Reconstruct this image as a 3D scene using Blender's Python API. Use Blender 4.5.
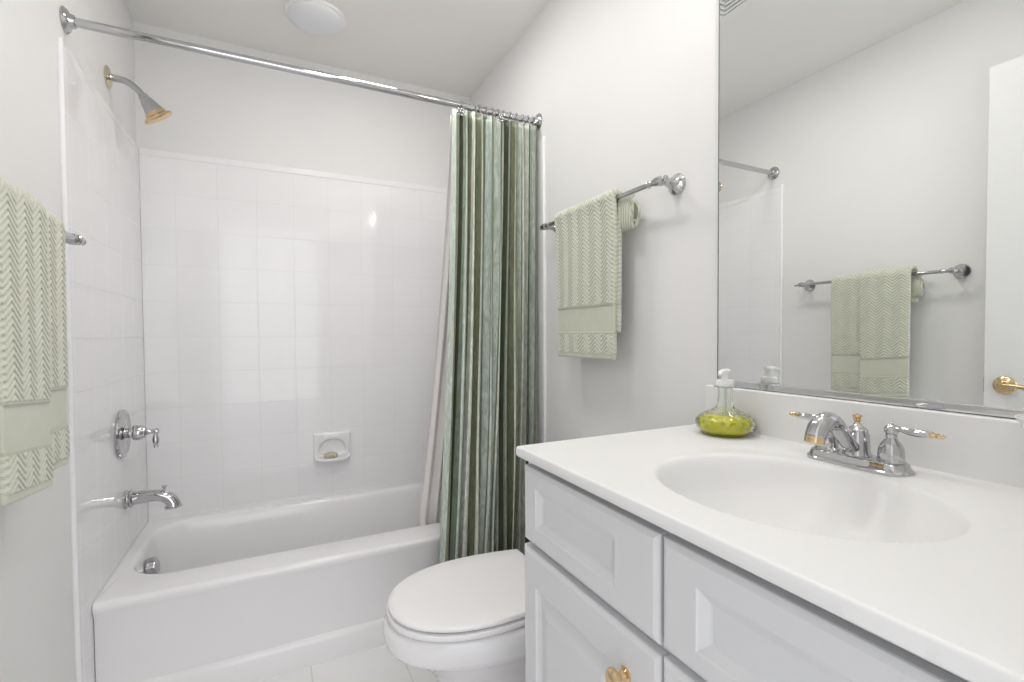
import bpy, bmesh, math, random
from mathutils import Vector, Matrix
import numpy as np
random.seed(4)
PI = math.pi
S = bpy.context.scene
C = S.collection
for o in list(bpy.data.objects): bpy.data.objects.remove(o)

# ---------------------------------------------------------------- camera
W, D, H = 1.523, 2.5213, 2.5019          # room: x 0..W, tub wall at y = D, ceiling H
CY, CP, CR, F = -0.453424, -0.024712, -0.006628, 475.926
cp = Vector((0.51456, 0.0, 1.17612))
fw = Vector((-math.sin(CY)*math.cos(CP), math.cos(CY)*math.cos(CP), math.sin(CP)))
r0 = Vector((math.cos(CY), math.sin(CY), 0)); u0 = r0.cross(fw)
rr = math.cos(CR)*r0 + math.sin(CR)*u0; uu = -math.sin(CR)*r0 + math.cos(CR)*u0
cam = bpy.data.cameras.new('camera'); co = bpy.data.objects.new('camera', cam); C.objects.link(co)
m = Matrix.Identity(4)
for i in range(3):
    m[i][0] = rr[i]; m[i][1] = uu[i]; m[i][2] = -fw[i]; m[i][3] = cp[i]
co.matrix_world = m
cam.sensor_fit = 'HORIZONTAL'; cam.sensor_width = 36; cam.lens = F/1024*36
cam.shift_x = 5.1145/1024; cam.shift_y = 4.2349/1024; cam.clip_start = 0.02
S.camera = co

# ---------------------------------------------------------------- light
S.view_settings.view_transform = 'Standard'; S.view_settings.look = 'None'
S.view_settings.exposure = 0.88; S.view_settings.gamma = 1; S.view_settings.use_curve_mapping = False
wd = bpy.data.worlds.new('world'); S.world = wd; wd.use_nodes = True
wd.node_tree.nodes['Background'].inputs[0].default_value = (0.96, 0.97, 1.0, 1)
wd.node_tree.nodes['Background'].inputs[1].default_value = 0.6
GLOBE_EMIT = 26.0      # the frosted globe of the vanity light
FILL_EMIT = 19.0      # the two added ceiling fill lamps, out of view
def area(name, loc, rot, sx, sy, power, col=(1, 1, 1)):
    l = bpy.data.lights.new(name, 'AREA'); l.shape = 'RECTANGLE'; l.size = sx; l.size_y = sy
    l.energy = power; l.color = col
    o = bpy.data.objects.new(name, l); C.objects.link(o); o.location = loc; o.rotation_euler = rot
    return o
# added fill light shining in through the open doorway behind the camera
area('doorway_fill', (0.5, -1.5, 1.45), (math.radians(92), 0, 0), 2.0, 2.2, 12, (1, .995, .985))

# ---------------------------------------------------------------- materials
def mat(name, col, rough=.5, metal=0, spec=.5, emit=None, trans=0, ior=1.45, coat=0, sheen=0):
    M = bpy.data.materials.new(name); M.use_nodes = True
    b = M.node_tree.nodes['Principled BSDF']
    b.inputs['Base Color'].default_value = (*col, 1); b.inputs['Roughness'].default_value = rough
    b.inputs['Metallic'].default_value = metal; b.inputs['Specular IOR Level'].default_value = spec
    b.inputs['Transmission Weight'].default_value = trans; b.inputs['IOR'].default_value = ior
    b.inputs['Coat Weight'].default_value = coat; b.inputs['Coat Roughness'].default_value = .05
    b.inputs['Sheen Weight'].default_value = sheen
    if emit:
        b.inputs['Emission Color'].default_value = (*emit[0], 1); b.inputs['Emission Strength'].default_value = emit[1]
    return M
def nd(M, t, **kw):
    n = M.node_tree.nodes.new(t)
    for k, v in kw.items():
        if k in n.inputs: n.inputs[k].default_value = v
        else: setattr(n, k, v)
    return n
def lk(M, a, ao, b, bi): M.node_tree.links.new(a.outputs[ao], b.inputs[bi])
def add_noise(M, scale, strength, dist=.001, detail=3, coord='Object'):
    b = M.node_tree.nodes['Principled BSDF']
    tc = nd(M, 'ShaderNodeTexCoord'); n = nd(M, 'ShaderNodeTexNoise', Scale=scale, Detail=detail)
    bp = nd(M, 'ShaderNodeBump', Strength=strength, Distance=dist)
    lk(M, tc, coord, n, 'Vector'); lk(M, n, 'Fac', bp, 'Height'); lk(M, bp, 'Normal', b, 'Normal')
    return M
def vary(M, c1, c2, scale, detail=4):
    b = M.node_tree.nodes['Principled BSDF']
    tc = nd(M, 'ShaderNodeTexCoord'); n = nd(M, 'ShaderNodeTexNoise', Scale=scale, Detail=detail)
    cr = nd(M, 'ShaderNodeValToRGB'); cr.color_ramp.elements[0].color = (*c1, 1); cr.color_ramp.elements[1].color = (*c2, 1)
    cr.color_ramp.elements[0].position = .35; cr.color_ramp.elements[1].position = .65
    lk(M, tc, 'Object', n, 'Vector'); lk(M, n, 'Fac', cr, 'Fac'); lk(M, cr, 'Color', b, 'Base Color')
    return M

m_wall = add_noise(vary(mat('wall_paint', (.80, .795, .785), .6), (.80, .796, .792), (.815, .81, .806), 2.5), 260, .12, .0006)
m_ceil = add_noise(vary(mat('ceiling_paint', (.74, .73, .705), .8), (.87, .86, .84), (.885, .875, .855), 2), 200, .15, .0006)
m_chrome = mat('chrome', (.54, .54, .55), .06, 1)
m_chrome_d = add_noise(mat('worn_chrome', (.50, .50, .51), .16, 1), 60, .05)
m_brass = mat('polished_brass', (.76, .57, .34), .14, 1)
m_abrass = mat('antique_brass', (.62, .47, .27), .22, 1)
m_tub = add_noise(mat('tub_enamel', (.89, .885, .895), .14, 0, .5, coat=.3), 7, .02, .002)
m_porc = mat('porcelain', (.88, .87, .885), .10, 0, .5, coat=.4)
m_seat = mat('seat_plastic', (.90, .885, .895), .22)
m_nickel = mat('pale_brass', (.66, .58, .45), .18, 1)
m_dark = mat('gap_dark', (.05, .05, .05), .7)
m_counter = vary(mat('cultured_marble', (.87, .862, .85), .40, 0, .5), (.855, .852, .848), (.865, .862, .858), 5)
m_cab = add_noise(mat('cabinet_paint', (.70, .705, .72), .32), 120, .05, .0004)
m_mirror = mat('silvered_mirror', (.90, .915, .905), .003, 1)
m_door = add_noise(mat('door_paint', (.80, .80, .80), .4), 90, .05, .0004)
m_plastic = mat('white_plastic', (.88, .88, .88), .3)
m_slot = mat('vent_slot', (.09, .09, .10), .7)
m_ceramic = mat('glazed_ceramic', (.86, .86, .86), .12)
m_liner = mat('liner_vinyl', (.86, .825, .81), .45, sheen=.2)
m_soap = add_noise(mat('soap', (.52, .50, .40), .55), 80, .3, .001)
m_globe = mat('lit_frosted_glass', (1, 1, 1), .5, emit=((1, .965, .92), GLOBE_EMIT))
m_fill = mat('fill_lamp_glow', (1, 1, 1), .5, emit=((1, .975, .945), FILL_EMIT))
m_dome = mat('opal_glass', (.82, .83, .85), .3)
m_floor = None

def tile_mat(name, wall_axis):
    # square glazed tiles, .157 wide and .1552 tall, with faint grout; world-aligned
    M = mat(name, (.82, .815, .82), .09, 0, .5, coat=.2)
    b = M.node_tree.nodes['Principled BSDF']
    g = nd(M, 'ShaderNodeNewGeometry'); sp = nd(M, 'ShaderNodeSeparateXYZ'); lk(M, g, 'Position', sp, 'Vector')
    cb = nd(M, 'ShaderNodeCombineXYZ')
    a1 = nd(M, 'ShaderNodeMath', operation='ADD'); a2 = nd(M, 'ShaderNodeMath', operation='ADD')
    lk(M, sp, wall_axis, a1, 0); a1.inputs[1].default_value = (.157*10-.7606) if wall_axis == 'X' else (.157*20-D+.004)
    lk(M, sp, 'Z', a2, 0); a2.inputs[1].default_value = .1552*20-1.9458
    lk(M, a1, 0, cb, 'X'); lk(M, a2, 0, cb, 'Y')
    br = nd(M, 'ShaderNodeTexBrick', Scale=1.0, offset=0.0, squash=1.0)
    br.inputs['Mortar Size'].default_value = .0013; br.inputs['Mortar Smooth'].default_value = .3
    br.inputs['Brick Width'].default_value = .157; br.inputs['Row Height'].default_value = .1552
    br.inputs['Color1'].default_value = (.875, .87, .882, 1); br.inputs['Color2'].default_value = (.885, .88, .89, 1)
    br.inputs['Mortar'].default_value = (.80, .795, .80, 1)
    lk(M, cb, 0, br, 'Vector'); lk(M, br, 'Color', b, 'Base Color')
    n = nd(M, 'ShaderNodeTexNoise', Scale=9.0, Detail=1.0); lk(M, g, 'Position', n, 'Vector')
    b1 = nd(M, 'ShaderNodeBump', Strength=.12, Distance=.004); lk(M, n, 'Fac', b1, 'Height')
    b2 = nd(M, 'ShaderNodeBump', Strength=.45, Distance=.0012, invert=True)
    lk(M, br, 'Fac', b2, 'Height'); lk(M, b1, 'Normal', b2, 'Normal'); lk(M, b2, 'Normal', b, 'Normal')
    r = nd(M, 'ShaderNodeMapRange'); r.inputs['To Min'].default_value = .09; r.inputs['To Max'].default_value = .5
    lk(M, br, 'Fac', r, 'Value'); lk(M, r, 'Result', b, 'Roughness')
    return M
m_tile_x = tile_mat('glazed_tile_back', 'X'); m_tile_y = tile_mat('glazed_tile_side', 'Y')
m_bull = mat('bullnose_tile', (.89, .885, .895), .1)
def floor_mat():
    M = mat('floor_tile', (.84, .835, .83), .22)
    b = M.node_tree.nodes['Principled BSDF']; g = nd(M, 'ShaderNodeNewGeometry')
    br = nd(M, 'ShaderNodeTexBrick', Scale=1.0, offset=0.0)
    br.inputs['Mortar Size'].default_value = .0025; br.inputs['Brick Width'].default_value = .305; br.inputs['Row Height'].default_value = .305
    br.inputs['Color1'].default_value = (.89, .885, .885, 1); br.inputs['Color2'].default_value = (.88, .875, .875, 1)
    br.inputs['Mortar'].default_value = (.74, .73, .72, 1)
    lk(M, g, 'Position', br, 'Vector'); lk(M, br, 'Color', b, 'Base Color')
    return M
m_floor = floor_mat()
def towel_mat(name, base):
    M = mat(name, base, .95, sheen=.35)
    b = M.node_tree.nodes['Principled BSDF']
    tc = nd(M, 'ShaderNodeTexCoord'); n = nd(M, 'ShaderNodeTexNoise', Scale=700.0, Detail=2.0)
    n2 = nd(M, 'ShaderNodeTexNoise', Scale=30.0, Detail=3.0)
    mx = nd(M, 'ShaderNodeMix', data_type='RGBA')
    mx.inputs[6].default_value = tuple(c*.93 for c in base)+(1,); mx.inputs[7].default_value = tuple(min(1, c*1.06) for c in base)+(1,)
    bp = nd(M, 'ShaderNodeBump', Strength=.6, Distance=.0012)
    lk(M, tc, 'Object', n, 'Vector'); lk(M, tc, 'Object', n2, 'Vector'); lk(M, n2, 'Fac', mx, 0)
    at = nd(M, 'ShaderNodeAttribute', attribute_name='pile'); m2 = nd(M, 'ShaderNodeMix', data_type='RGBA')
    m2.inputs[6].default_value = (.22, .235, .15, 1)        # ground weave between the pile ribs, darkened to paint in groove shade
    lk(M, at, 'Fac', m2, 0); lk(M, mx, 2, m2, 7); lk(M, m2, 2, b, 'Base Color'); lk(M, n, 'Fac', bp, 'Height'); lk(M, bp, 'Normal', b, 'Normal')
    return M
m_towel = towel_mat('sage_terry', (.68, .69, .585))
def curtain_mat():
    # stripes run along the cloth: UV.x is the distance in metres across the flat fabric
    M = mat('striped_satin', (.4, .45, .38), .38, sheen=.3)
    b = M.node_tree.nodes['Principled BSDF']
    uv = nd(M, 'ShaderNodeUVMap'); sp = nd(M, 'ShaderNodeSeparateXYZ'); lk(M, uv, 'UV', sp, 'Vector')
    dv = nd(M, 'ShaderNodeMath', operation='DIVIDE'); dv.inputs[1].default_value = .46; lk(M, sp, 'X', dv, 0)
    fr = nd(M, 'ShaderNodeMath', operation='FRACT'); lk(M, dv, 0, fr, 0)
    cr = nd(M, 'ShaderNodeValToRGB'); cr.color_ramp.interpolation = 'CONSTANT'
    lt = (.50, .56, .50); mi = (.17, .185, .11); dk = (.045, .055, .03); pl = (.58, .61, .53); gr = (.22, .26, .20)
    cols = [(0, lt), (.15, mi), (.27, pl), (.41, dk), (.50, gr), (.60, lt), (.75, mi), (.87, pl)]
    e = cr.color_ramp.elements
    e[0].position = 0; e[0].color = (*cols[0][1], 1); e[1].position = cols[1][0]; e[1].color = (*cols[1][1], 1)
    for p, c in cols[2:]:
        x = e.new(p); x.color = (*c, 1)
    lk(M, fr, 0, cr, 'Fac')
    mp = nd(M, 'ShaderNodeMapping'); mp.inputs['Scale'].default_value = (60, 14, 1); lk(M, uv, 'UV', mp, 'Vector')
    n = nd(M, 'ShaderNodeTexNoise', Scale=1.0, Detail=5.0, Distortion=1.5); lk(M, mp, 'Vector', n, 'Vector')
    rg = nd(M, 'ShaderNodeMapRange'); rg.inputs['From Min'].default_value = .35; rg.inputs['From Max'].default_value = .68
    rg.inputs['To Min'].default_value = .85; rg.inputs['To Max'].default_value = 1.3; lk(M, n, 'Fac', rg, 'Value')
    mu = nd(M, 'ShaderNodeVectorMath', operation='SCALE'); lk(M, cr, 'Color', mu, 0); lk(M, rg, 'Result', mu, 'Scale')
    lk(M, mu, 'Vector', b, 'Base Color')
    rr_ = nd(M, 'ShaderNodeMapRange'); rr_.inputs['To Min'].default_value = .3; rr_.inputs['To Max'].default_value = .6
    lk(M, n, 'Fac', rr_, 'Value'); lk(M, rr_, 'Result', b, 'Roughness')
    return M
m_curtain = curtain_mat()
m_glass = mat('green_tinted_glass', (.97, 1, .975), .0, 0, .5, trans=1, ior=1.45)
m_liquid = mat('yellow_green_soap', (1.0, .92, .01), .05, 0, .5, trans=.15, ior=1.33)

# ---------------------------------------------------------------- helpers
def tag(o, label=None, cat=None, group=None, kind=None):
    if label: o['label'] = label
    if cat: o['category'] = cat
    if group: o['group'] = group
    if kind: o['kind'] = kind
    return o
def link(name, me, M, parent=None):
    o = bpy.data.objects.new(name, me); C.objects.link(o)
    if M: me.materials.append(M)
    if parent is not None:
        o.parent = parent; o.matrix_parent_inverse = parent.matrix_world.inverted() if False else Matrix.Translation(-parent.location)
    return o
def empty(name, loc, label, cat, group=None):
    o = bpy.data.objects.new(name, None); C.objects.link(o); o.location = loc; o.empty_display_size = .05
    return tag(o, label, cat, group)
def build(name, bm, M, parent=None, smooth=True, angle=35):
    bmesh.ops.recalc_face_normals(bm, faces=bm.faces)
    me = bpy.data.meshes.new(name); bm.to_mesh(me); bm.free()
    if smooth:
        me.polygons.foreach_set('use_smooth', [True]*len(me.polygons))
        try: me.set_sharp_from_angle(angle=math.radians(angle))
        except Exception: pass
    o = link(name, me, M, parent)
    if smooth and angle < 45 and len(me.polygons) < 200:       # bevelled boxes: keep the big faces flat
        md = o.modifiers.new('flat_faces', 'WEIGHTED_NORMAL'); md.keep_sharp = True; md.weight = 100
    return o
def box(bm, x0, x1, y0, y1, z0, z1, bev=0, seg=2):
    r = bmesh.ops.create_cube(bm, size=1)
    vs = r['verts']
    for v in vs: v.co = Vector(((x0+x1)/2+v.co.x*(x1-x0), (y0+y1)/2+v.co.y*(y1-y0), (z0+z1)/2+v.co.z*(z1-z0)))
    if bev:
        es = set(e for v in vs for e in v.link_edges)
        bmesh.ops.bevel(bm, geom=list(es), offset=bev, segments=seg, profile=.5, affect='EDGES', clamp_overlap=True)
    return bm
def bx(*a, **k): return box(bmesh.new(), *a, **k)
def frame_from(axis):
    z = Vector(axis).normalized(); t = Vector((0, 0, 1)) if abs(z.z) < .9 else Vector((1, 0, 0))
    x = t.cross(z).normalized(); y = z.cross(x); return x, y, z
def lathe(bm, org, axis, prof, n=32, fn=None):
    # prof: list of (distance along the axis, radius)
    x, y, z = frame_from(axis); org = Vector(org); rings = []
    for j, (h, r) in enumerate(prof):
        if r < 1e-6: rings.append([bm.verts.new(org+z*h)]); continue
        ring = []
        for i in range(n):
            a = 2*PI*i/n; q = r*(fn(a, j, h) if fn else 1)
            ring.append(bm.verts.new(org+z*h+x*math.cos(a)*q+y*math.sin(a)*q))
        rings.append(ring)
    for A, B in zip(rings, rings[1:]):
        if len(A) == 1 and len(B) == 1: continue
        for i in range(n):
            k = (i+1) % n
            if len(A) == 1: bm.faces.new((A[0], B[i], B[k]))
            elif len(B) == 1: bm.faces.new((A[i], A[k], B[0]))
            else: bm.faces.new((A[i], A[k], B[k], B[i]))
    if len(rings[0]) > 1: bm.faces.new(list(reversed(rings[0])))
    if len(rings[-1]) > 1: bm.faces.new(rings[-1])
    return bm
def spline(pts, n=8):
    # Catmull-Rom through points (any dimension)
    P = [np.array(p, float) for p in pts]; P = [2*P[0]-P[1]]+P+[2*P[-1]-P[-2]]; out = []
    for i in range(1, len(P)-2):
        for k in range(n):
            t = k/n
            out.append(.5*((2*P[i])+(-P[i-1]+P[i+1])*t+(2*P[i-1]-5*P[i]+4*P[i+1]-P[i+2])*t*t+(-P[i-1]+3*P[i]-3*P[i+1]+P[i+2])*t**3))
    out.append(P[-2]); return out
def tube(bm, pts, rad, n=16, closed=False, flat=1.0, up=None):
    # pts: points; rad: a number or a list; flat scales the second axis of the section
    P = [Vector(p[:3]) for p in pts]; N = len(P); rings = []; prev = None
    for i in range(N):
        if closed: t = (P[(i+1) % N]-P[i-1]).normalized()
        else: t = (P[min(i+1, N-1)]-P[max(i-1, 0)]).normalized()
        if prev is None:
            a = Vector(up) if up else (Vector((0, 0, 1)) if abs(t.z) < .9 else Vector((1, 0, 0)))
            a = (a-t*a.dot(t)).normalized()
        else: a = (prev-t*prev.dot(t)).normalized()
        prev = a; b = t.cross(a); r = rad[i] if hasattr(rad, '__len__') else rad
        rings.append([bm.verts.new(P[i]+a*math.cos(2*PI*k/n)*r*flat+b*math.sin(2*PI*k/n)*r) for k in range(n)])
    for i in range(N if closed else N-1):
        A, B = rings[i], rings[(i+1) % N]
        for k in range(n): bm.faces.new((A[k], A[(k+1) % n], B[(k+1) % n], B[k]))
    if not closed: bm.faces.new(list(reversed(rings[0]))); bm.faces.new(rings[-1])
    return bm
def sphere(bm, c, r, sc=(1, 1, 1), n=20):
    q = bmesh.ops.create_uvsphere(bm, u_segments=n, v_segments=n//2+2, radius=r)
    for v in q['verts']: v.co = Vector((v.co.x*sc[0]+c[0], v.co.y*sc[1]+c[1], v.co.z*sc[2]+c[2]))
    return bm
def loft(bm, rings, cap0=True, cap1=True):
    R = [[bm.verts.new(p) for p in r] for r in rings]; n = len(R[0])
    for A, B in zip(R, R[1:]):
        for i in range(n):
            k = (i+1) % n; bm.faces.new((A[i], A[k], B[k], B[i]))
    if cap0: bm.faces.new(list(reversed(R[0])))
    if cap1: bm.faces.new(R[-1])
    return bm

# ---------------------------------------------------------------- room shell
def struct(name, bm, M, **k):
    o = build(name, bm, M, smooth=False, **k); o['kind'] = 'structure'; return o
YF = -0.02                                   # front wall (with the doorway) just behind the lens
wl = struct('wall_left', bx(-.1, 0, -.14, D+.1, -.1, H+.1), m_wall)
wb = struct('wall_back', bx(0, W, D, D+.1, -.1, H+.1), m_wall)
wr = struct('wall_right', bx(W, W+.1, -.14, D+.1, -.1, H+.1), m_wall)
bm = bmesh.new()
box(bm, 0, .09, -.14, YF, 0, H); box(bm, .90, W, -.14, YF, 0, H); box(bm, .09, .90, -.14, YF, 2.19, H)
struct('wall_front', bm, m_wall)
struct('floor', bx(0, W, -.14, D, -.1, 0), m_floor)
struct('ceiling', bx(0, W, -.14, D, H, H+.1), m_ceil)
struct('baseboard_left', bx(0, .014, YF, 1.70, 0, .09, bev=.004), m_door)
struct('baseboard_right', bx(W-.014, W, .875, 1.70, 0, .09, bev=.004), m_door)

TZ = 1.972
tt = .009
# glazed tile of the tub alcove: a part of each wall it is stuck to
def tile_part(name, parent, x0, x1, y0, y1, z0, z1, M):
    return build(name, bx(x0, x1, y0, y1, z0, z1, bev=.003), M, parent, smooth=True)
tile_part('tile_surround', wb, tt, W-tt, D-tt, D, .36, TZ, m_tile_x)
tile_part('tile_surround', wl, 0, tt, 1.70, D, .0, TZ, m_tile_y)
tile_part('tile_surround', wr, W-tt, W, 1.70, D, .0, TZ, m_tile_y)
def bull(name, parent, pts):
    b = bmesh.new(); tube(b, pts, .0075, n=12); return build(name, b, m_bull, parent)
bull('bullnose_edge', wl, [(.004, 1.703, .0), (.004, 1.703, TZ+.01)])
bull('bullnose_edge', wr, [(W-.004, 1.703, .0), (W-.004, 1.703, TZ+.01)])
# top row of half-round caps
for nm, par, a in (('tile_cap', wb, (tt, W-tt, D-.0115, D, TZ-.026, TZ+.004)),
                   ('tile_cap', wl, (0, tt+.0008, 1.70, D-.011, TZ-.026, TZ+.003)),
                   ('tile_cap', wr, (W-tt-.0008, W, 1.70, D-.011, TZ-.026, TZ+.003))):
    build(nm, bx(*a, bev=.004, seg=2), m_bull, par)

# open door, swung flat beside the left wall (seen in the mirror)
bm = bmesh.new(); box(bm, .048, .083, .075, .835, .012, 2.165, bev=.002)
dr = build('door_1', bm, m_door, smooth=False); dr['kind'] = 'structure'
def lever(parent, y, z, x):
    b = bmesh.new(); lathe(b, (x, y, z), (1, 0, 0), [(0, .033), (.004, .034), (.008, .031), (.012, .020), (.016, .014), (.04, .011), (.046, 0)], 28)
    r = build('door_rosette', b, m_abrass, parent)
    b = bmesh.new(); P = spline([(x+.038, y+.006, z), (x+.046, y-.012, z+.003), (x+.044, y-.05, z+.001), (x+.044, y-.09, z-.005), (x+.047, y-.115, z-.002)], 6)
    tube(b, P, [.009+.003*math.sin(i/len(P)*PI) for i in range(len(P))], n=14, flat=.75); sphere(b, P[-1], .010)
    return build('door_lever', b, m_abrass, parent)
lever(dr, .775, .971, .083)
b = bx(.055, .076, .834, .838, .942, .998); build('latch_plate', b, m_abrass, dr)

# ---------------------------------------------------------------- bathtub
def rrect(x0, x1, y0, y1, r, z, n=10, ex=0):
    pts = []
    for (cx, cy, a0) in ((x1-r, y1-r, 0), (x0+r, y1-r, 90), (x0+r, y0+r, 180), (x1-r, y0+r, 270)):
        for k in range(n+1):
            a = math.radians(a0+90*k/n); pts.append(Vector((cx+r*math.cos(a), cy+r*math.sin(a), z)))
    return pts
ZT, YT = .374, 1.802
tubx0, tubx1, tuby1 = tt+.001, W-tt-.001, D-tt-.001
tub = empty('bathtub', (W/2, 2.15, 0), 'white enamelled alcove bathtub with a plain apron front', 'bathtub')
rings = []
rings.append(rrect(tubx0, tubx1, YT, tuby1, .004, .0))
rings.append(rrect(tubx0, tubx1, YT, tuby1, .004, .075))
rings.append(rrect(tubx0, tubx1, YT+.004, tuby1, .004, .088))
rings.append(rrect(tubx0, tubx1, YT+.014, tuby1, .004, .096))
rings.append(rrect(tubx0, tubx1, YT+.012, tuby1, .004, .325))
rings.append(rrect(tubx0, tubx1, YT+.003, tuby1, .004, .343))
for k in range(0, 6):
    a = k/5*PI/2; q = .016
    rings.append(rrect(tubx0, tubx1, YT+q*(1-math.cos(a)), tuby1, .004, ZT-q+q*math.sin(a)))
bi = (.055, 1.46, 1.945, 2.462)              # basin opening
def basin(d, z, r): return rrect(bi[0]+d*.75, bi[1]-d*1.6, bi[2]+d, bi[3]-d, r, z)
rings.append(basin(-.016, ZT+.0005, .15))
for (d, z, r) in ((-.010, ZT-.001, .15), (-.003, ZT-.005, .145), (.003, ZT-.014, .14), (.008, ZT-.03, .135), (.018, .28, .13), (.030, .19, .12), (.042, .11, .11), (.06, .075, .10), (.09, .06, .08), (.14, .056, .06)):
    rings.append(basin(d, z, r))
bm = loft(bmesh.new(), rings, True, True)
build('tub_shell', bm, m_tub, tub, angle=50)
b = bmesh.new(); ov = Vector((.074, 2.19, .298))
lathe(b, ov-Vector((.004, 0, 0)), (1, 0, .12), [(0, .037), (.022, .038), (.029, .035), (.032, .026), (.030, .018), (.033, .008), (.033, 0)], 32)
build('overflow_plate', b, m_chrome, tub)
b = bmesh.new(); lathe(b, (.25, 2.19, .056), (0, 0, 1), [(0, .034), (.004, .034), (.006, .028), (.003, .022), (.010, .016), (.012, 0)], 28)
build('tub_drain', b, m_chrome, tub)

# tub spout
sp = empty('tub_spout', (tt, 2.179, .578), 'chrome tub spout on the tiled wall with a diverter knob on top', 'spout')
b = bmesh.new(); lathe(b, (tt, 2.179, .575), (1, 0, 0), [(0, .034), (.006, .035), (.010, .031), (.014, .031), (.018, .034), (.022, .032), (.026, .026)], 28)
build('wall_collar', b, m_chrome, sp)
b = bmesh.new(); P = spline([(tt+.02, 2.179, .575), (tt+.06, 2.179, .576), (tt+.10, 2.179, .574), (tt+.13, 2.179, .562), (tt+.145, 2.179, .540), (tt+.147, 2.179, .523)], 7)
n_ = len(P); tube(b, P, [.025-.004*math.sin(min(1, i/n_*1.1)*PI)+(.003 if i > n_-4 else 0) for i in range(n_)], n=24)
build('spout_body', b, m_chrome, sp)
b = bmesh.new(); lathe(b, (tt+.118, 2.179, .59), (0.1, 0, 1), [(0, .004), (.010, .004), (.013, .008), (.018, .009), (.021, 0)], 16)
build('diverter_knob', b, m_chrome, sp)

# shower valve
sv = empty('shower_valve', (tt, 2.15, .823), 'round chrome shower valve plate with a drooping teardrop handle', 'valve')
b = bmesh.new(); lathe(b, (tt, 2.15, .823), (1, 0, 0), [(0, .086), (.006, .088), (.011, .085), (.013, .076), (.010, .070), (.010, .052), (.014, .036), (.016, .028)], 48)
build('escutcheon', b, m_chrome, sv)
b = bmesh.new(); lathe(b, (tt+.014, 2.15, .823), (1, 0, 0), [(0, .018), (.022, .018), (.022, .026), (.028, .028), (.044, .028), (.050, .024), (.058, .021), (.062, .013), (.070, .009), (.078, .007), (.086, .009), (.090, .011), (.096, .010), (.100, 0)], 28)
build('valve_hub', b, m_chrome, sv)
b = bmesh.new(); hx = tt+.014+.088
lathe(b, (hx, 2.15, .828), (0.02, -.08, -1), [(0, .006), (.012, .005), (.020, .007), (.036, .011), (.048, .009), (.056, .005), (.059, .007), (.064, .007), (.068, 0)], 20)
build('valve_lever', b, m_chrome, sv)

# shower head
sh = empty('shower_fixture', (0, 2.135, 2.086), 'chrome shower head with a brass face on a bent wall arm', 'shower head')
b = bmesh.new(); lathe(b, (0, 2.135, 2.086), (1, 0, 0), [(0, .037), (.004, .038), (.008, .032), (.012, .016), (.018, .013)], 28)
build('arm_flange', b, m_nickel, sh)
b = bmesh.new(); P = spline([(.004, 2.135, 2.086), (.035, 2.135, 2.086), (.062, 2.133, 2.078), (.085, 2.131, 2.060), (.104, 2.13, 2.037)], 6)
tube(b, P, .0115, n=16); build('shower_arm', b, m_chrome_d, sh)
ax = Vector((.42, .20, -.62)).normalized(); hd = Vector((.099, 2.13, 2.044))
b = bmesh.new(); lathe(b, hd, ax, [(0, .012), (.004, .016), (.010, .017), (.013, .016), (.02, .020), (.040, .026), (.056, .031), (.066, .033)], 12)
build('head_body', b, m_chrome_d, sh, angle=20)
b = bmesh.new(); lathe(b, hd+ax*.060, ax, [(0, .032), (.004, .035), (.012, .038), (.017, .048), (.024, .051), (.028, .047), (.022, .038), (.019, .015), (.024, 0)], 32)
build('brass_face', b, m_brass, sh)

# soap dish on the back wall
sd = empty('soap_dish', (.763, D-tt, .548), 'white ceramic soap dish set into the tiled back wall', 'soap dish')
yb = D-tt
b = bmesh.new(); n = 40
def arch(cx, z0, w, h, y, n=40):           # D-shaped opening outline
    pts = []
    for k in range(n):
        a = 2*PI*k/n; c, s = math.cos(a), math.sin(a)
        zz = s*h if s > 0 else s*h*.45
        pts.append(Vector((cx+w*math.copysign(abs(c)**.8, c), y, z0+zz)))
    return pts
def rect_loop(cx, w, zb, zt, y, n=40, z0=.6):
    pts = []
    for k in range(n):
        a = 2*PI*k/n; c, s = math.cos(a), math.sin(a); q = 1/max(abs(c), abs(s))
        z = s*q; pts.append(Vector((cx+c*q*w, y, (zt-z0)*z+z0 if z > 0 else (z0-zb)*z+z0)))
    return pts
cx = .763
R = [rect_loop(cx, .086, .546, .688, yb, z0=.6), rect_loop(cx, .086, .546, .688, yb-.010, z0=.6), rect_loop(cx, .080, .552, .682, yb-.016, z0=.6),
     arch(cx, .600, .070, .064, yb-.018), arch(cx, .600, .064, .058, yb-.015), arch(cx, .600, .058, .052, yb-.004), arch(cx, .600, .045, .04, yb-.002)]
loft(b, R, True, True); build('dish_plate', b, m_ceramic, sd, angle=40)
b = bmesh.new()
P = [(cx-.078, yb-.006, .578), (cx-.074, yb-.030, .568), (cx-.05, yb-.043, .562), (cx, yb-.047, .560), (cx+.05, yb-.043, .562), (cx+.074, yb-.030, .568), (cx+.078, yb-.006, .578)]
tube(b, spline(P, 5), .0085, n=10)
box(b, cx-.07, cx+.07, yb-.040, yb+.01, .552, .562, bev=.004)
build('dish_lip', b, m_ceramic, sd)
b = bmesh.new(); sphere(b, (cx-.010, yb-.024, .580), 1, (.034, .016, .0155), 24)
for k in (-1, 0, 1): sphere(b, (cx-.010+k*.020, yb-.032, .574), 1, (.008, .010, .0085), 12)
so = build('soap_bar', b, m_soap); tag(so, 'small khaki soap bar lying in the white wall soap dish', 'soap')

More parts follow.
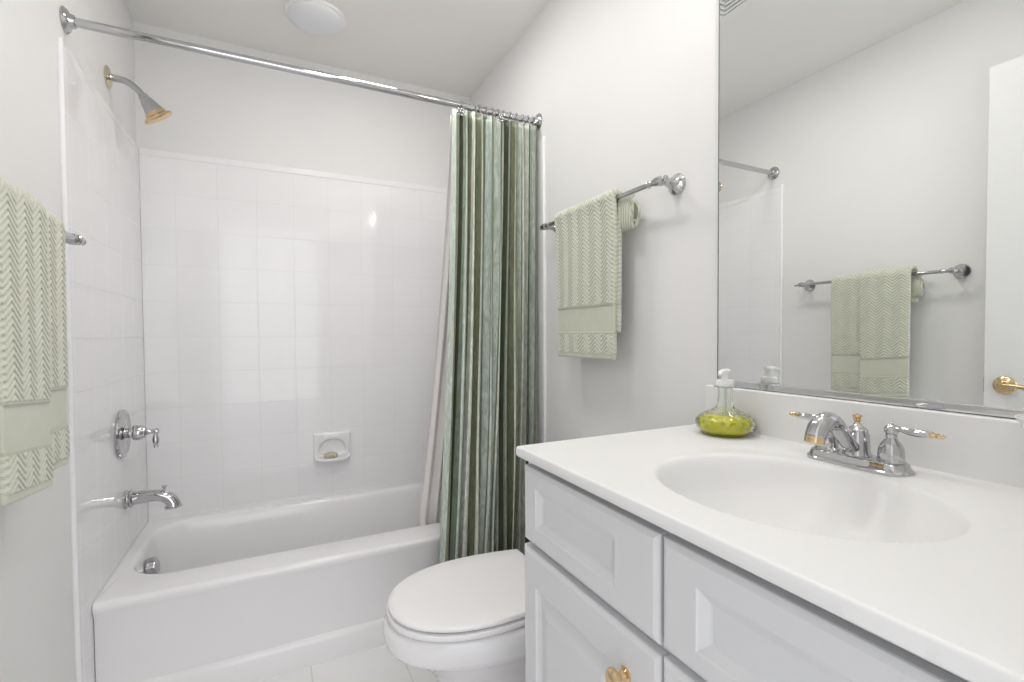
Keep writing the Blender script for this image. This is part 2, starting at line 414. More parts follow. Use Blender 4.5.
# ---------------------------------------------------------------- shower rod, rings, curtain, liner
YR, ZR = 1.7548, 2.0602
rod = empty('shower_rod', (W/2, YR, ZR), 'long chrome shower curtain rod spanning the tub alcove wall to wall', 'curtain rod')
b = bmesh.new(); tube(b, [(.004, YR, ZR), (W-.004, YR, ZR)], .0125, n=24); build('rod_tube', b, m_chrome, rod)
for x, s in ((0, 1), (W, -1)):
    b = bmesh.new(); lathe(b, (x, YR, ZR), (s, 0, 0), [(0, .034), (.003, .035), (.006, .032), (.010, .029), (.014, .020), (.024, .017), (.026, .0135)], 32)
    build('rod_flange', b, m_chrome, rod)

ringx = [1.1783, 1.2326, 1.2518, 1.2797, 1.308, 1.3345, 1.3591, 1.3907, 1.4182, 1.446, 1.4718, 1.494]
where = ['first ring from the open end, with a flower ornament', 'second ring from the open end', 'third ring from the open end', 'fourth ring from the open end',
         'fifth ring from the open end', 'sixth ring, with a flower ornament', 'ring just right of the middle flower ornament', 'second ring right of the middle flower ornament',
         'fourth ring from the right wall', 'third ring from the right wall', 'second ring from the right wall', 'last ring before the right wall']
def ring_thing(x, k, flower):
    o = empty('curtain_ring', (x, YR, ZR), 'chrome curtain ring, '+where[k], 'curtain ring', 'rings of the green striped curtain')
    b = bmesh.new(); rx = random.uniform(-.3, .3)
    P = []
    for i in range(28):
        a = 2*PI*i/28; P.append((x+.024*math.sin(a)*math.sin(rx)*.5, YR+.0195*math.sin(a), ZR-.0085+.0255*math.cos(a)))
    tube(b, P, .0017, n=8, closed=True); build('ring_loop', b, m_chrome_d, o)
    if flower:
        c = Vector((x-.012, YR-.030, ZR-.038)) if k == 0 else Vector((x, YR-.032, ZR-.030))
        b = bmesh.new(); sphere(b, c, .0055)
        for i in range(6):
            a = i/6*2*PI; sphere(b, c+Vector((math.cos(a)*.0115, 0, math.sin(a)*.0115)), .0055, (1, .6, 1), 10)
        tube(b, [c+Vector((0, .003, .002)), (c.x*.5+x*.5, YR-.022, ZR-.03), (x, YR-.010, ZR-.0315)], .0018, n=8)
        build('flower_ornament', b, m_chrome_d, o)
    return o
for k, x in enumerate(ringx): ring_thing(x, k, k in (0, 5))

def sheet(name, rows, M, parent=None, thick=0, uvs=None):
    # rows: list of rows of points -> grid mesh with UVs
    nr, nc = len(rows), len(rows[0])
    V = [p for r in rows for p in r]
    Fc = [(i*nc+j, i*nc+j+1, (i+1)*nc+j+1, (i+1)*nc+j) for i in range(nr-1) for j in range(nc-1)]
    me = bpy.data.meshes.new(name); me.from_pydata(V, [], Fc)
    if uvs:
        ul = me.uv_layers.new(name='UVMap'); fl = [u for r in uvs for u in r]
        for p in me.polygons:
            for li in p.loop_indices: ul.data[li].uv = fl[me.loops[li].vertex_index]
    me.polygons.foreach_set('use_smooth', [True]*len(me.polygons))
    o = link(name, me, M, parent)
    if thick:
        md = o.modifiers.new('cloth', 'SOLIDIFY'); md.thickness = thick; md.offset = 0
    return o

rnd = random.Random(11)
NF, LC = 11, 1.8
famp = [rnd.uniform(.65, 1.3) for _ in range(NF+2)]; fpos = [0]
for i in range(NF): fpos.append(fpos[-1]+rnd.uniform(.75, 1.25))
fpos = [f/fpos[-1] for f in fpos]
NC, NR = 600, 70
rows, uvs = [], []
for i in range(NR+1):
    t = i/NR; z = 2.036-t*(2.036-.10)
    xl = 1.137-.082*t**1.5; xr = 1.512-.03*t
    row, ur = [], []
    for j in range(NC+1):
        u = j/NC
        # fold index and phase
        k = max(q for q in range(NF) if fpos[q] <= u+1e-9) if u < 1 else NF-1
        fr_ = (u-fpos[k])/(fpos[k+1]-fpos[k])
        amp = (famp[k]*(1-fr_)+famp[k+1]*fr_)
        ph = 2*PI*fr_
        A = (.017+.018*min(1, t*1.6))*amp
        if k == 0: A *= .35+.65*fr_
        sway = .010*math.sin(3.1*t+k*1.7)*t + .006*math.sin(7*t+k*2.3)*t
        x = xl+(xr-xl)*(u*.92+.08*u*u)
        x += -(.36 if k else .12)*A*math.sin(2*ph)*(.6+.4*t) + sway*math.sin(PI*u)
        y = 1.741-.006*t+A*.95*math.cos(ph+.35*math.sin(4*t+k))*1.0
        y += .0025*math.sin(2*PI*u*31+t*5)*t
        if z < .42: y = min(y, 1.793)
        x = min(x, W-.012)
        row.append((x, y, z+.004*math.cos(ph)*(1-t)**6)); ur.append((u*LC, (1-t)*1.93))
    rows.append(row); uvs.append(ur)
cu = sheet('shower_curtain', rows, m_curtain, None, .0012, uvs)
tag(cu, 'green striped satin shower curtain gathered at the right end of the rod', 'curtain')

rows = []
for i in range(61):
    t = i/60; z = 2.034-t*(2.034-.115)
    s = min(1, (2.034-z)/(2.034-.374))
    xl = 1.148-.100*s**1.7 if s < 1 else 1.048; row = []
    yb_ = 1.793+.195*s
    for j in range(221):
        u = j/220; A = .004+.011*s
        if u < .12: A *= u/.12
        row.append((xl+(1.497-.02*s-xl)*u, yb_+A*math.sin(u*2*PI*9+.8*math.sin(3*t)), z))
    rows.append(row)
li = sheet('shower_liner', rows, m_liner, None, .0008)
tag(li, 'off-white vinyl shower liner hanging inside the tub behind the striped curtain', 'shower liner')

# ---------------------------------------------------------------- towel bars and towels
def towel_bar(wx, s, y0, y1, z, off, label):
    # wx wall plane, s direction into the room, y0/y1 posts
    o = empty('towel_bar', (wx, (y0+y1)/2, z), label, 'towel bar')
    xb_ = wx+s*off
    b = bmesh.new(); tube(b, [(xb_, y0, z), (xb_, y1, z)], .0075, n=20); build('bar', b, m_chrome, o)
    for y, d in ((y0, -1), (y1, 1)):
        p = empty_part = None
        b = bmesh.new(); lathe(b, (wx, y, z), (s, 0, 0), [(0, .029), (.004, .030), (.008, .028), (.012, .024), (.018, .019), (.030, .013), (.042, .0095), (.052, .009), (.058, .012), (off-.006, .013), (off+.004, .012), (off+.010, .008), (off+.012, 0)], 32)
        po = build('post', b, m_chrome, o)
        b = bmesh.new()
        lathe(b, (xb_, y-d*.014, z), (0, d, 0), [(0, .009), (.004, .012), (.022, .012), (.026, .009), (.030, .006), (.036, .006), (.041, .009), (.046, .006), (.048, 0)], 20)
        lathe(b, (xb_, y-d*.040, z), (0, d, 0), [(0, .0078), (.004, .0105), (.009, .0078), (.028, .009)], 20)
        build('finial', b, m_chrome, po)
    return o
RBZ, LBZ = 1.585, 1.417
towel_bar(W, -1, .985, 1.588, RBZ, .070, 'chrome towel bar on the right wall beside the shower curtain')
towel_bar(0, 1, .935, 1.548, LBZ, .075, 'chrome towel bar on the left wall facing the mirror')

def chev(t, u, hem, per=.062, ridge=.0135, slope=.85, depth=.0036, hem2=None):
    # ridge height of the zigzag weave; t distance from the front hem, u across
    if t < .014: return .0012
    if .088 < t < .168: return .0003
    if abs(t-.085) < .004 or abs(t-.171) < .004: return .002
    zz = abs(((u/per) % 1)-.5)*2*per*.5*slope
    v = ((t+zz)/ridge) % 1
    edge = min(1, (t-.014)/.004)
    return depth*min(1, 1.5*math.sin(PI*v)**1.4)*edge
def towel_sweep(name, M, parent, xb_, s, zb_, y0, y1, zf, zk, th, gap=.0085, droop=0, yshift=0, taper=0, wob=.004, seed=0, off=0, keep=0, res=.0022):
    # hangs over a bar along y: front hem at zf, back hem at zk; s = room side direction of x
    g = gap+th/2; path = []
    n1 = int((zb_-zf)/res); n2 = 26; n3 = int((zb_-zk)/res)
    for i in range(n1): path.append((xb_+s*(g+off), zf+(zb_-zf)*i/n1, s, 0))
    for i in range(n2):
        a = PI*i/n2; path.append((xb_+s*(g+off*(math.cos(a)*.5+.5))*math.cos(a), zb_+(g+off*.6)*math.sin(a), s*math.cos(a), math.sin(a)))
    for i in range(n3+1): path.append((xb_-s*g, zb_-(zb_-zk)*i/n3, -s, 0))
    path = [(xb_+(x-xb_)*(1-(g-th/2-keep)*(1-math.exp(-max(0, zb_-z)/.03))/(g+(off if (x-xb_)*s > 0 else 0))), z, a, c) for (x, z, a, c) in path]
    hw = (y1-y0)/2; yc = (y0+y1)/2
    ns = int((y1-y0)/res); sec = []            # stadium section: outer face, end, inner face, end
    for k in range(ns+1): sec.append((hw-th/2-(2*hw-th)*k/ns, 1, 'o'))
    for k in range(1, 8): a = PI/2+PI*k/8; sec.append((-hw+th/2+math.cos(a)*th/2, math.sin(a), 'e'))
    for k in range(0, 31): sec.append((-hw+th/2+(2*hw-th)*k/30, -1, 'i'))
    for k in range(1, 8): a = -PI/2+PI*k/8; sec.append((hw-th/2+math.cos(a)*th/2, math.sin(a), 'e'))
    verts = []; mask = []; N = len(path); t = 0; T = []
    for i in range(N):
        if i: t += math.dist(path[i][:2], path[i-1][:2])
        T.append(t)
    Lt = T[-1]
    for i, (px, pz, nx, nz) in enumerate(path):
        below = max(0, zb_-pz)
        e = min(1, min(T[i], Lt-T[i])/.006); eth = th*(.55+.45*math.sqrt(e))
        for (yy, f, kd) in sec:
            w = taper*below
            y = yc+yy*(1-w)
            frontness = .5+.5*nx*s
            wave = wob*math.sin(yy*26+seed)*min(1, below/.25)*(1 if nx*s > 0 else .5)
            dz = droop*(.5-yy/hw*.5)*min(1, max(0, zb_-pz)/.45) if nx*s > 0 else 0
            h = 0
            if kd != 'i':
                d = T[i] if T[i] < Lt/2 else Lt-T[i]
                tt_ = T[i] if T[i] < Lt-.18 else d
                h = chev(T[i] if T[i] < Lt-.1 else Lt-T[i], yy+hw+(.02 if kd == 'e' else 0), 0)
                if T[i] < .168 and T[i] > .088: h = -.001
            o_ = f*(eth/2+h*(1 if kd == 'o' else .8))+wave
            verts.append((px+nx*o_, y, pz+nz*o_+dz)); mask.append(1.0 if kd == 'i' else min(1, max(0, h/.0034)) if abs(h) > .0013 or h == 0 else .8)
    M_ = len(sec)
    faces = [(i*M_+k, i*M_+(k+1) % M_, (i+1)*M_+(k+1) % M_, (i+1)*M_+k) for i in range(N-1) for k in range(M_)]
    faces.append(tuple(reversed(range(M_)))); faces.append(tuple((N-1)*M_+k for k in range(M_)))
    me = bpy.data.meshes.new(name); me.from_pydata(verts, [], faces)
    at = me.attributes.new('pile', 'FLOAT', 'POINT'); at.data.foreach_set('value', mask)
    me.polygons.foreach_set('use_smooth', [True]*len(me.polygons))
    return link(name, me, M, parent)
def towel_lobe(parent, xb_, s, zb_, y0, y1, sx=.020, sz=.055):
    # the rolled end of the folded cloth that puffs out behind the bar
    b = bmesh.new(); L = []
    for i in range(64):
        q = i/63; a = -PI*.5+q*3.1*PI; r = 1-.55*q
        L.append((xb_-s*(.026-sx*.95*r*math.cos(a)*.9), zb_-.052-sz*r*math.sin(a)*.9))
    rows = []
    NL = 44
    th = .0065
    for i, (x, z) in enumerate(L):
        a = L[max(0, i-1)]; c = L[min(len(L)-1, i+1)]; dx, dz = c[0]-a[0], c[1]-a[1]; l = math.hypot(dx, dz)+1e-9
        nx, nz = dz/l, -dx/l; row = []
        for k in range(NL+1):
            y = y1+(y0-y1)*k/NL
            sh_ = .004*math.sin(i*.35); h = .0034*abs(math.sin((k*.5+i*.45)*.9))**.7
            row.append((x+nx*(th*.5+h), y+sh_, z+nz*(th*.5+h)))
        for k in range(NL, -1, -1):
            y = y1+(y0-y1)*k/NL; sh_ = .004*math.sin(i*.35)
            row.append((x-nx*th*.5, y+sh_, z-nz*th*.5))
        rows.append([Vector(p) for p in row])
    loft(b, rows, True, True)
    o = build('rolled_fold', b, m_towel, parent, angle=70)
    at = o.data.attributes.new('pile', 'FLOAT', 'POINT'); at.data.foreach_set('value', [min(1, .25+.9*abs(math.sin((j % 90)*.45+(j//90)*.405))) if (j % 90) < 45 else .8 for j in range(len(o.data.vertices))])
    return o
t1 = empty('hand_towel', (W-.07, 1.31, RBZ), 'pale sage zigzag towel hanging on the right wall bar by the striped curtain', 'towel')
towel_sweep('towel_cloth', m_towel, t1, W-.07, -1, RBZ, 1.150, 1.482, 1.092, 1.178, .017, wob=.003, taper=.08, seed=1)
towel_lobe(t1, W-.07, -1, RBZ, 1.108, 1.175)
t2 = empty('hand_towel', (.075, 1.24, LBZ), 'sage zigzag towel on the left wall bar at the left edge of the picture', 'towel')
towel_sweep('towel_cloth', m_towel, t2, .075, 1, LBZ, 1.085, 1.388, .892, .93, .014, keep=.0085, wob=.003, taper=.04, seed=2, res=.0018, droop=.012)
towel_sweep('folded_layer', m_towel, t2, .075, 1, LBZ, 1.062, 1.252, .876, 1.30, .010, gap=.0085+.0175, keep=.026, wob=.002, seed=3, droop=.022, res=.0018)
towel_lobe(t2, .075, 1, LBZ, 1.045, 1.10)

# ---------------------------------------------------------------- toilet
TY = 1.262
to = empty('toilet', (1.15, TY, 0), 'white porcelain toilet with closed oval lid between tub and vanity', 'toilet')
def oval(x0, x1, hw, z, n=56, back=.86, p=2.15):
    # egg outline: front tip at x0, straight back at x1
    pts = []; xm = x0+(x1-x0)*.56
    for k in range(n):
        a = 2*PI*(k+.5)/n; c, s_ = math.cos(a), math.sin(a)
        if c < 0: x = xm+(xm-x0)*math.copysign(abs(c)**(2/p), c); y = hw*math.copysign(abs(s_)**(2/p), s_)
        else:
            q = min(1, abs(c)*1.22); x = xm+(x1-xm)*q; y = hw*math.copysign(1, s_)*(1-(1-back)*q*q)*min(1, abs(s_)*1.75)
        pts.append(Vector((x, TY+y, z)))
    return pts
def ov_rings(lst): return [oval(*a) for a in lst]
b = loft(bmesh.new(), ov_rings([(.783, 1.238, .178, .4345), (.777, 1.240, .182, .4365), (.776, 1.240, .183, .443), (.780, 1.239, .180, .448), (.792, 1.232, .170, .4505), (.85, 1.19, .12, .4515)]))
build('toilet_lid', b, m_seat, to, angle=40)
b = loft(bmesh.new(), ov_rings([(.780, 1.236, .178, .413), (.773, 1.238, .184, .415), (.771, 1.239, .186, .422), (.773, 1.239, .184, .4285), (.782, 1.237, .178, .4305)]))
build('toilet_seat', b, m_seat, to, angle=40)
b = loft(bmesh.new(), ov_rings([(.786, 1.23, .174, .408), (.786, 1.23, .174, .436)])); build('seat_gap_filler', b, m_dark, to)  # near-black oval filling the gaps between bowl, seat and lid
rg = [(.90, 1.40, .098, .0), (.90, 1.40, .098, .012), (.905, 1.39, .093, .02), (.915, 1.37, .088, .10), (.92, 1.36, .090, .16), (.91, 1.36, .10, .21), (.88, 1.36, .122, .255), (.838, 1.36, .148, .292), (.805, 1.36, .168, .318), (.776, 1.36, .183, .336), (.766, 1.36, .188, .350), (.761, 1.36, .190, .375), (.763, 1.36, .189, .396), (.770, 1.355, .184, .406), (.786, 1.345, .174, .4095), (.85, 1.3, .13, .4095)]
b = loft(bmesh.new(), ov_rings(rg)); build('toilet_bowl', b, m_porc, to, angle=60)
b = bmesh.new()
loft(b, [rrect(1.325, W-.012, TY-.205, TY+.205, .03, .36), rrect(1.318, W-.008, TY-.212, TY+.212, .035, .40), rrect(1.313, W-.006, TY-.216, TY+.216, .035, .70)])
build('toilet_tank', b, m_porc, to, angle=50)
b = bmesh.new(); loft(b, [rrect(1.31, W-.004, TY-.219, TY+.219, .035, .70), rrect(1.305, W-.003, TY-.222, TY+.222, .037, .708), rrect(1.305, W-.003, TY-.222, TY+.222, .037, .722), rrect(1.312, W-.006, TY-.216, TY+.216, .035, .73)])
build('tank_lid', b, m_porc, to, angle=50)
for yy in (TY-.07, TY+.07):
    b = bmesh.new(); tube(b, [(1.252, yy-.018, .430), (1.252, yy+.018, .430)], .011, n=14); build('lid_hinge', b, m_seat, to)

# ---------------------------------------------------------------- vanity
XF = .972                                  # front face of doors and drawers
VY0, VY1 = .0, .868
va = empty('vanity_cabinet', (1.25, .43, 0), 'white painted vanity cabinet with raised panel doors and drawers', 'cabinet')
b = bmesh.new(); box(b, XF+.020, XF+.038, VY0, VY1, .10, .9195); box(b, XF+.038, W-.001, VY0, VY0+.016, .10, .9195); box(b, XF+.038, W-.001, VY1-.016, VY1, .10, .9195); box(b, XF+.038, W-.001, VY0+.016, VY1-.016, .10, .118); box(b, XF+.075, W-.001, VY0+.01, VY1-.005, 0, .10)
build('cabinet_body', b, m_cab, va, smooth=False)
def panel(bm, y0, y1, z0, z1, bL, bR, bT, bB, raised, x=XF, th=.019):
    # routed front: rings of a rectangle stepping in; -x faces the room, the tub side is +y
    def rc(d, xx, q=0):
        return [Vector((xx, y0+d+q*bR, z0+d+q*bB)), Vector((xx, y1-d-q*bL, z0+d+q*bB)), Vector((xx, y1-d-q*bL, z1-d-q*bT)), Vector((xx, y0+d+q*bR, z1-d-q*bT))]
    R = [rc(0, x+th), rc(0, x+.006), rc(.001, x+.004), rc(.0085, x), rc(0, x, 1)]
    if raised: R += [rc(.003, x+.004, 1), rc(.010, x+.008, 1), rc(.014, x+.0085, 1), rc(.040, x+.0015, 1), rc(.042, x+.001, 1)]
    else: R += [rc(.002, x+.002, 1), rc(.014, x+.0085, 1), rc(.017, x+.0095, 1)]
    return loft(bm, R, True, True)
def front(name, y0, y1, z0, z1, bL, bR, bT, bB, raised):
    return build(name, panel(bmesh.new(), y0, y1, z0, z1, bL, bR, bT, bB, raised), m_cab, va, smooth=False)
front('drawer', .481, .866, .752, .9045, .050, .090, .036, .036, False)
front('door_panel', .479, .869, .125, .738, .052, .085, .068, .068, True)
front('drawer', .022, .474, .754, .9045, .058, .058, .040, .030, False)
dp = front('door_panel', .250, .474, .125, .741, .052, .052, .068, .068, True)
dp2 = front('door_panel', .022, .245, .125, .741, .052, .052, .068, .068, True)
def knob(y, z, par):
    b = bmesh.new(); lathe(b, (XF, y, z), (-1, 0, 0), [(0, .011), (.003, .011), (.005, .007), (.012, .006), (.016, .010), (.020, .0155), (.025, .016), (.029, .012), (.030, .006), (.031, 0)], 24)
    return build('cabinet_knob', b, m_brass, par)
dA = [o for o in bpy.data.objects if o.name == 'door_panel'][0]
knob(.545, .672, dA); knob(.278, .672, dp); knob(.215, .672, dp2)

# countertop with moulded basin
ZC, XC = .9424, .962
ct = empty('vanity_countertop', (1.24, .44, .92), 'glossy white moulded countertop with an oval integrated basin', 'countertop')
X0, X1, Y0, Y1 = XC, W-.001, YF+.001, .878
sx_, sy_, sa, sb_ = 1.214, .460, .200, .180
def ss(a, b_, x):
    t = min(1, max(0, (x-a)/(b_-a))); return t*t*(3-2*t)
def ctz(x, y):
    dx, dy = x-sx_, y-sy_
    z = 0
    ro = math.sqrt(((x-1.238)/.204)**2+((y-.490)/.245)**2)      # shallow dished surround
    z -= .0032*(1-ss(.86, 1.03, ro))
    ang = math.atan2(dy/sa, dx/sb_)
    r = math.sqrt((dx/sb_)**2+(dy/sa)**2)
    soft = .035+.19*max(0, math.cos(ang-1.3))**1.5         # far-left lip rolls softly
    if r < 1+soft*.4:
        q = max(0, 1+soft*.4-r)
        k = min(1, q/(1+soft*.4))
        dep = .135*(1-(1-k)**2.6)
        lip = ss(0, soft, q)
        z -= dep*(.25*lip+.75*lip)
    return z
def lines(a, b_, st, edge):
    L = [a+e for e in edge]+[b_-e for e in reversed(edge)]
    n = int((b_-a-2*edge[-1])/st); mid = [a+edge[-1]+(b_-a-2*edge[-1])*k/n for k in range(1, n)]
    return sorted(L+mid)
ed = [0, .0004, .0012, .0024, .004, .006]
xs = lines(X0, X1, .0045, ed); ys = lines(Y0, Y1, .0045, ed)
q_ = .004
def rnd_edge(d): return 0 if d >= q_ else -(q_-math.sqrt(max(0, q_*q_-(q_-d)**2)))
V = []; nx_, ny_ = len(xs), len(ys)
for x in xs:
    for y in ys:
        z = ZC+ctz(x, y)+rnd_edge(x-X0)
        z += rnd_edge(Y1-y)*(1 if x-X0 > q_ else .5)
        V.append((x, y, max(z, ZC-.2)))
Fc = [(i*ny_+j, (i+1)*ny_+j, (i+1)*ny_+j+1, i*ny_+j+1) for i in range(nx_-1) for j in range(ny_-1)]
loop = [i*ny_ for i in range(nx_)]+[(nx_-1)*ny_+j for j in range(1, ny_)]+[i*ny_+ny_-1 for i in range(nx_-2, -1, -1)]+[j for j in range(ny_-2, 0, -1)]
base = len(V); ZB = .9205
def inset(p, d):
    return (max(p[0], X0+d), min(p[1], Y1-d))
for lv, dd in ((ZB+.003, 0), (ZB, .003)):
    for i in loop: a = inset(V[i], dd); V.append((a[0], a[1], lv))
n = len(loop)
for k in range(n):
    k2 = (k+1) % n; Fc.append((loop[k], base+k, base+k2, loop[k2])); Fc.append((base+k, base+n+k, base+n+k2, base+k2))
me = bpy.data.meshes.new('countertop_slab'); me.from_pydata(V, [], Fc)
bm = bmesh.new(); bm.from_mesh(me); bpy.data.meshes.remove(me)
build('countertop_slab', bm, m_counter, ct, angle=45)
b = bmesh.new(); box(b, W-.020, W-.001, Y0, Y1-.006, ZC-.004, 1.0415, bev=.004, seg=3); build('backsplash', b, m_counter, ct)
# cove between slab and backsplash
zd = ZC+ctz(sx_, sy_)
b = bmesh.new(); lathe(b, (sx_, sy_, zd-.002), (0, 0, 1), [(0, .023), (.004, .023), (.005, .019), (.003, .016), (.006, .012), (.007, 0)], 24)
build('sink_drain', b, m_chrome, ct)

# ---------------------------------------------------------------- faucet
FX, FY = 1.436, .481
fa = empty('sink_faucet', (FX, FY, ZC), 'chrome two-handle centerset faucet with brass tips behind the basin', 'faucet')
zf_ = ZC-.004
def stad(hx, hy, z, n=12):
    return rrect(FX-hx, FX+hx, FY-hy, FY+hy, hx*.98, z, n)
b = loft(bmesh.new(), [stad(.030, .083, zf_), stad(.030, .083, zf_+.006), stad(.027, .080, zf_+.009), stad(.026, .078, zf_+.012), stad(.024, .076, zf_+.018), stad(.021, .073, zf_+.020)])
build('base_plate', b, m_chrome, fa, angle=35)
def ftube(name, pts, rad, par, M=m_chrome, n=18, flat=1, k=6):
    P = spline([tuple(p)+(r,) for p, r in zip(pts, rad)], k)
    b = bmesh.new(); tube(b, [p[:3] for p in P], [float(p[3]) for p in P], n=n, flat=flat); return build(name, b, M, par, angle=50)
b = bmesh.new(); lathe(b, (FX, FY, zf_+.018), (0, 0, 1), [(0, .021), (.004, .022), (.008, .020), (.012, .019), (.026, .0185), (.038, .0175), (.044, .0155), (.047, .0160), (.050, .013), (.054, .007), (.058, .005), (.060, 0)], 28)
build('center_body', b, m_chrome, fa)
ftube('spout', [(FX-.004, FY, zf_+.032), (FX-.024, FY, zf_+.040), (FX-.045, FY, zf_+.060), (FX-.066, FY, zf_+.080), (FX-.088, FY, zf_+.087), (FX-.108, FY, zf_+.081), (FX-.119, FY, zf_+.068), (FX-.122, FY, zf_+.062)],
      [.011, .012, .0125, .0135, .0155, .0165, .0155, .0145], fa, n=24)
b = bmesh.new(); lathe(b, (FX-.1215, FY, zf_+.064), (-.22, 0, -1), [(0, .0140), (.001, .0150), (.010, .0145), (.012, .0125), (.009, .010), (.009, 0)], 28)
build('brass_aerator', b, m_brass, fa)
b = bmesh.new(); lathe(b, (FX, FY, zf_+.072), (0, 0, 1), [(0, .0045), (.006, .004), (.009, .006), (.011, .0065), (.013, .0045), (.015, .0075), (.018, .0075), (.021, 0)], 20)
build('brass_lift_knob', b, m_brass, fa)
for d in (-1, 1):
    yy = FY+d*.0515
    b = bmesh.new(); lathe(b, (FX, yy, zf_+.018), (0, 0, 1), [(0, .0195), (.003, .0205), (.007, .018), (.012, .0185), (.024, .0175), (.032, .0145), (.038, .010), (.042, .0078), (.046, .0085), (.048, .0075)], 28)
    h = build('handle_bell', b, m_chrome, fa)
    b = bmesh.new(); sphere(b, (FX, yy, zf_+.073), .0105, (1, 1, .95)); sphere(b, (FX, yy, zf_+.0835), .003)
    build('handle_ball', b, m_chrome, h)
    z0 = zf_+.075
    ftube('handle_lever', [(FX, yy+d*.004, z0), (FX, yy+d*.014, z0+.001), (FX, yy+d*.025, z0-.001), (FX, yy+d*.036, z0-.0015), (FX, yy+d*.046, z0-.001), (FX, yy+d*.054, z0-.001)],
          [.005, .0060, .0078, .0088, .0078, .0048], h, flat=.72)
    b = bmesh.new(); lathe(b, (FX, yy+d*.052, z0-.001), (0, d, 0), [(0, .0048), (.002, .0060), (.005, .0040), (.008, .0034), (.011, .0048), (.014, .0030), (.016, .0036), (.019, .002), (.020, 0)], 16)
    build('brass_tip', b, m_brass, h)

# ---------------------------------------------------------------- soap dispenser
BX, BY = 1.441, .760
bz = ZC+.0006
sdp = empty('soap_dispenser', (BX, BY, bz), 'quilted glass pump bottle of yellow-green soap by the mirror corner', 'soap dispenser')
def quilt(a, j, h):
    if .008 < h < .062:
        w = math.sin(PI*(h-.008)/.054)**.6
        return 1-.06*w*(math.exp(-(math.sin(8*a+h*150)/.26)**2)+math.exp(-(math.sin(8*a-h*150)/.26)**2))
    return 1
prof = [(0, .030), (0, .044), (.003, .050)]+[(.003+.055*i/22, .050+.0155*math.sin(min(1, i/22*1.0)*PI*.62)**1.0*(1 if i < 12 else 1)-.0*i) for i in range(1, 14)]
def body_r(h):
    pts = [(0, .046), (.006, .0535), (.015, .0615), (.024, .0645), (.034, .062), (.043, .052), (.050, .040), (.056, .028), (.062, .0195), (.070, .0165), (.085, .0155), (.100, .0155), (.106, .0165)]
    for (a, ra), (c, rc_) in zip(pts, pts[1:]):
        if a <= h <= c: t = (h-a)/(c-a); t = t*t*(3-2*t)*.3+t*.7; return ra+(rc_-ra)*t
    return pts[-1][1]
outer = [(h, body_r(h)) for h in [i*.106/48 for i in range(49)]]
inner = [(max(.004, h), body_r(h)-.003) for h in [i*.106/48 for i in range(48, 0, -1)]]
b = bmesh.new(); lathe(b, (BX, BY, bz), (0, 0, 1), [(0, 0)]+outer+[(.107, .024), (.109, .024), (.109, .0125)]+[(h, r) for h, r in inner if h > .005]+[(.004, 0)], 96, quilt)
build('glass_bottle', b, m_glass, sdp, angle=60)
LQ = .041
b = bmesh.new(); lathe(b, (BX, BY, bz), (0, 0, 1), [(.0045, 0), (.0045, .040)]+[(h, body_r(h)-.0036) for h in [.006+i*(LQ-.006)/20 for i in range(21)]]+[(LQ+.0003, 0)], 96, quilt)
build('liquid_soap', b, m_liquid, sdp, angle=60)
b = bmesh.new(); lathe(b, (BX, BY, bz+.109), (0, 0, 1), [(0, .0125), (0, .0185), (.002, .0190), (.013, .0185), (.015, .017), (.015, .008), (.022, .007), (.026, .0065), (.036, .006), (.038, 0)], 28)
build('pump_collar', b, m_plastic, sdp)
dv_ = Vector((-.95, -.30, 0)).normalized()
b = bmesh.new(); c0 = Vector((BX, BY, bz+.143))
ftube('pump_spout', [c0-dv_*.010+Vector((0, 0, .001)), c0, c0+dv_*.012+Vector((0, 0, .001)), c0+dv_*.024-Vector((0, 0, .002)), c0+dv_*.031-Vector((0, 0, .006))], [.0085, .0095, .0080, .0055, .0040], sdp, m_plastic, flat=.62)
b.free()
b = bmesh.new(); tube(b, [(BX, BY, bz+.108), (BX+.002, BY, bz+.06), (BX+.006, BY, bz+.012)], .003, n=10); build('dip_tube', b, m_plastic, sdp)

# small white tumbler at the right edge
b = bmesh.new(); lathe(b, (1.455, .246, ZC+.0005), (0, 0, 1), [(0, .018), (.002, .019), (.09, .031), (.106, .037), (.112, .041), (.114, .0405), (.111, .038), (.09, .028), (.006, .016), (.006, 0)], 32)
tag(build('tumbler', b, m_ceramic), 'white ceramic tumbler on the counter cut off by the right edge of the picture', 'cup')

# ---------------------------------------------------------------- mirror
mi_ = empty('wall_mirror', (W, .41, 1.5), 'large frameless wall mirror over the vanity backsplash', 'mirror')
MY0, MY1, MZ0, MZ1 = -.015, .8435, 1.046, 2.08
b = bx(W-.006, W-.001, MY0, MY1, MZ0+.003, MZ1); build('mirror_glass', b, m_mirror, mi_, smooth=False)
b = bmesh.new(); box(b, W-.010, W-.001, MY0, MY1-.001, MZ0-.003, MZ0+.011, bev=.0015); build('mirror_channel', b, mat('satin_channel', (.70, .71, .72), .10, 1), mi_)
b = bmesh.new(); box(b, W-.0068, W-.001, MY1, MY1+.0018, MZ0, MZ1); build('mirror_edge', b, mat('mirror_edge_dark', (.16, .17, .17), .4), mi_, smooth=False)

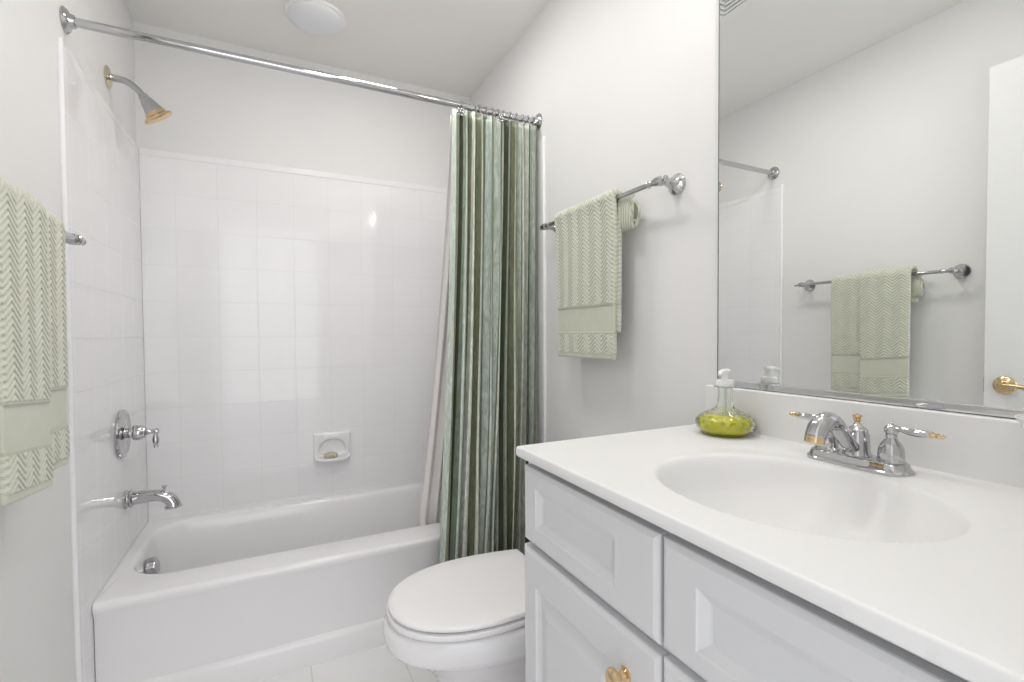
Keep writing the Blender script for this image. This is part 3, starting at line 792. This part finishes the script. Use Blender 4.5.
# ---------------------------------------------------------------- lamps and vent
vl = empty('vanity_light', (W, .55, 2.23), 'chrome vanity wall light with one glowing globe above the mirror', 'wall light')
b = bx(W-.05, W-.001, .42, .68, 2.17, 2.29, bev=.008); build('light_backplate', b, m_chrome, vl)
for yy in (.55,):
    b = bmesh.new(); lathe(b, (W-.05, yy, 2.23), (-1, 0, 0), [(0, .03), (.01, .03), (.02, .022), (.055, .022)], 24); h = build('lamp_holder', b, m_chrome, vl)
    b = bmesh.new(); sphere(b, (W-.145, yy, 2.23), .052, n=28); build('lamp_globe', b, m_globe, vl)
cl = empty('ceiling_light', (.69, 2.155, H), 'round opal glass dome light on the ceiling over the tub', 'ceiling light')
b = bmesh.new(); lathe(b, (.69, 2.155, H), (0, 0, -1), [(0, .118), (.006, .119), (.012, .114)], 48); build('light_rim', b, m_plastic, cl)
b = bmesh.new(); lathe(b, (.69, 2.155, H-.008), (0, 0, -1), [(0, .110)]+[(.034*math.sin(a), .110*math.cos(a)) for a in [PI/2*k/10 for k in range(1, 10)]]+[(.034, 0)], 48); build('glass_dome', b, m_dome, cl)
for lx, ly, lb in ((.78, 1.05, 'added flat round fill lamp, unseen, on the ceiling in the middle of the room'), (.90, 1.70, 'added flat round fill lamp, unseen, on the ceiling just outside the shower rod')):  # fill lamps added out of view to brighten the room and tub alcove
    fl = empty('ceiling_light', (lx, ly, H), lb, 'ceiling light', 'added ceiling fill lamps')
    b = bmesh.new(); lathe(b, (lx, ly, H), (0, 0, -1), [(0, .130), (.004, .131), (.006, .125)], 48); build('light_rim', b, m_plastic, fl)
    b = bmesh.new(); lathe(b, (lx, ly, H-.005), (0, 0, -1), [(0, .120)]+[(.011*math.sin(a), .120*math.cos(a)) for a in [PI/2*k/8 for k in range(1, 8)]]+[(.011, 0)], 48); build('fill_lens', b, m_fill, fl)
cv = empty('ceiling_vent', (.93, 1.30, H), 'square white ceiling fan grille with concentric slots', 'ceiling vent')
vx0, vy1, vs = .782, 1.447, .30
def sqring(bm, d, w, z0, z1):
    a0, a1, c0, c1 = vx0+d, vx0+vs-d, vy1-vs+d, vy1-d
    for (p, q, r, s_) in ((a0, a1, c0, c0+w), (a0, a1, c1-w, c1), (a0, a0+w, c0+w, c1-w), (a1-w, a1, c0+w, c1-w)): box(bm, p, q, r, s_, z0, z1)
b = bmesh.new(); sqring(b, 0, .035, H-.012, H-.0005); build('grille_frame', b, m_plastic, cv, smooth=False)
b = bx(vx0+.03, vx0+vs-.03, vy1-vs+.03, vy1-.03, H-.004, H-.0005); build('grille_backing', b, m_slot, cv, smooth=False)
for k in range(5):
    b = bmesh.new(); sqring(b, .044+k*.021, .011, H-.014, H-.004); build('grille_slat', b, m_plastic, cv, smooth=False)
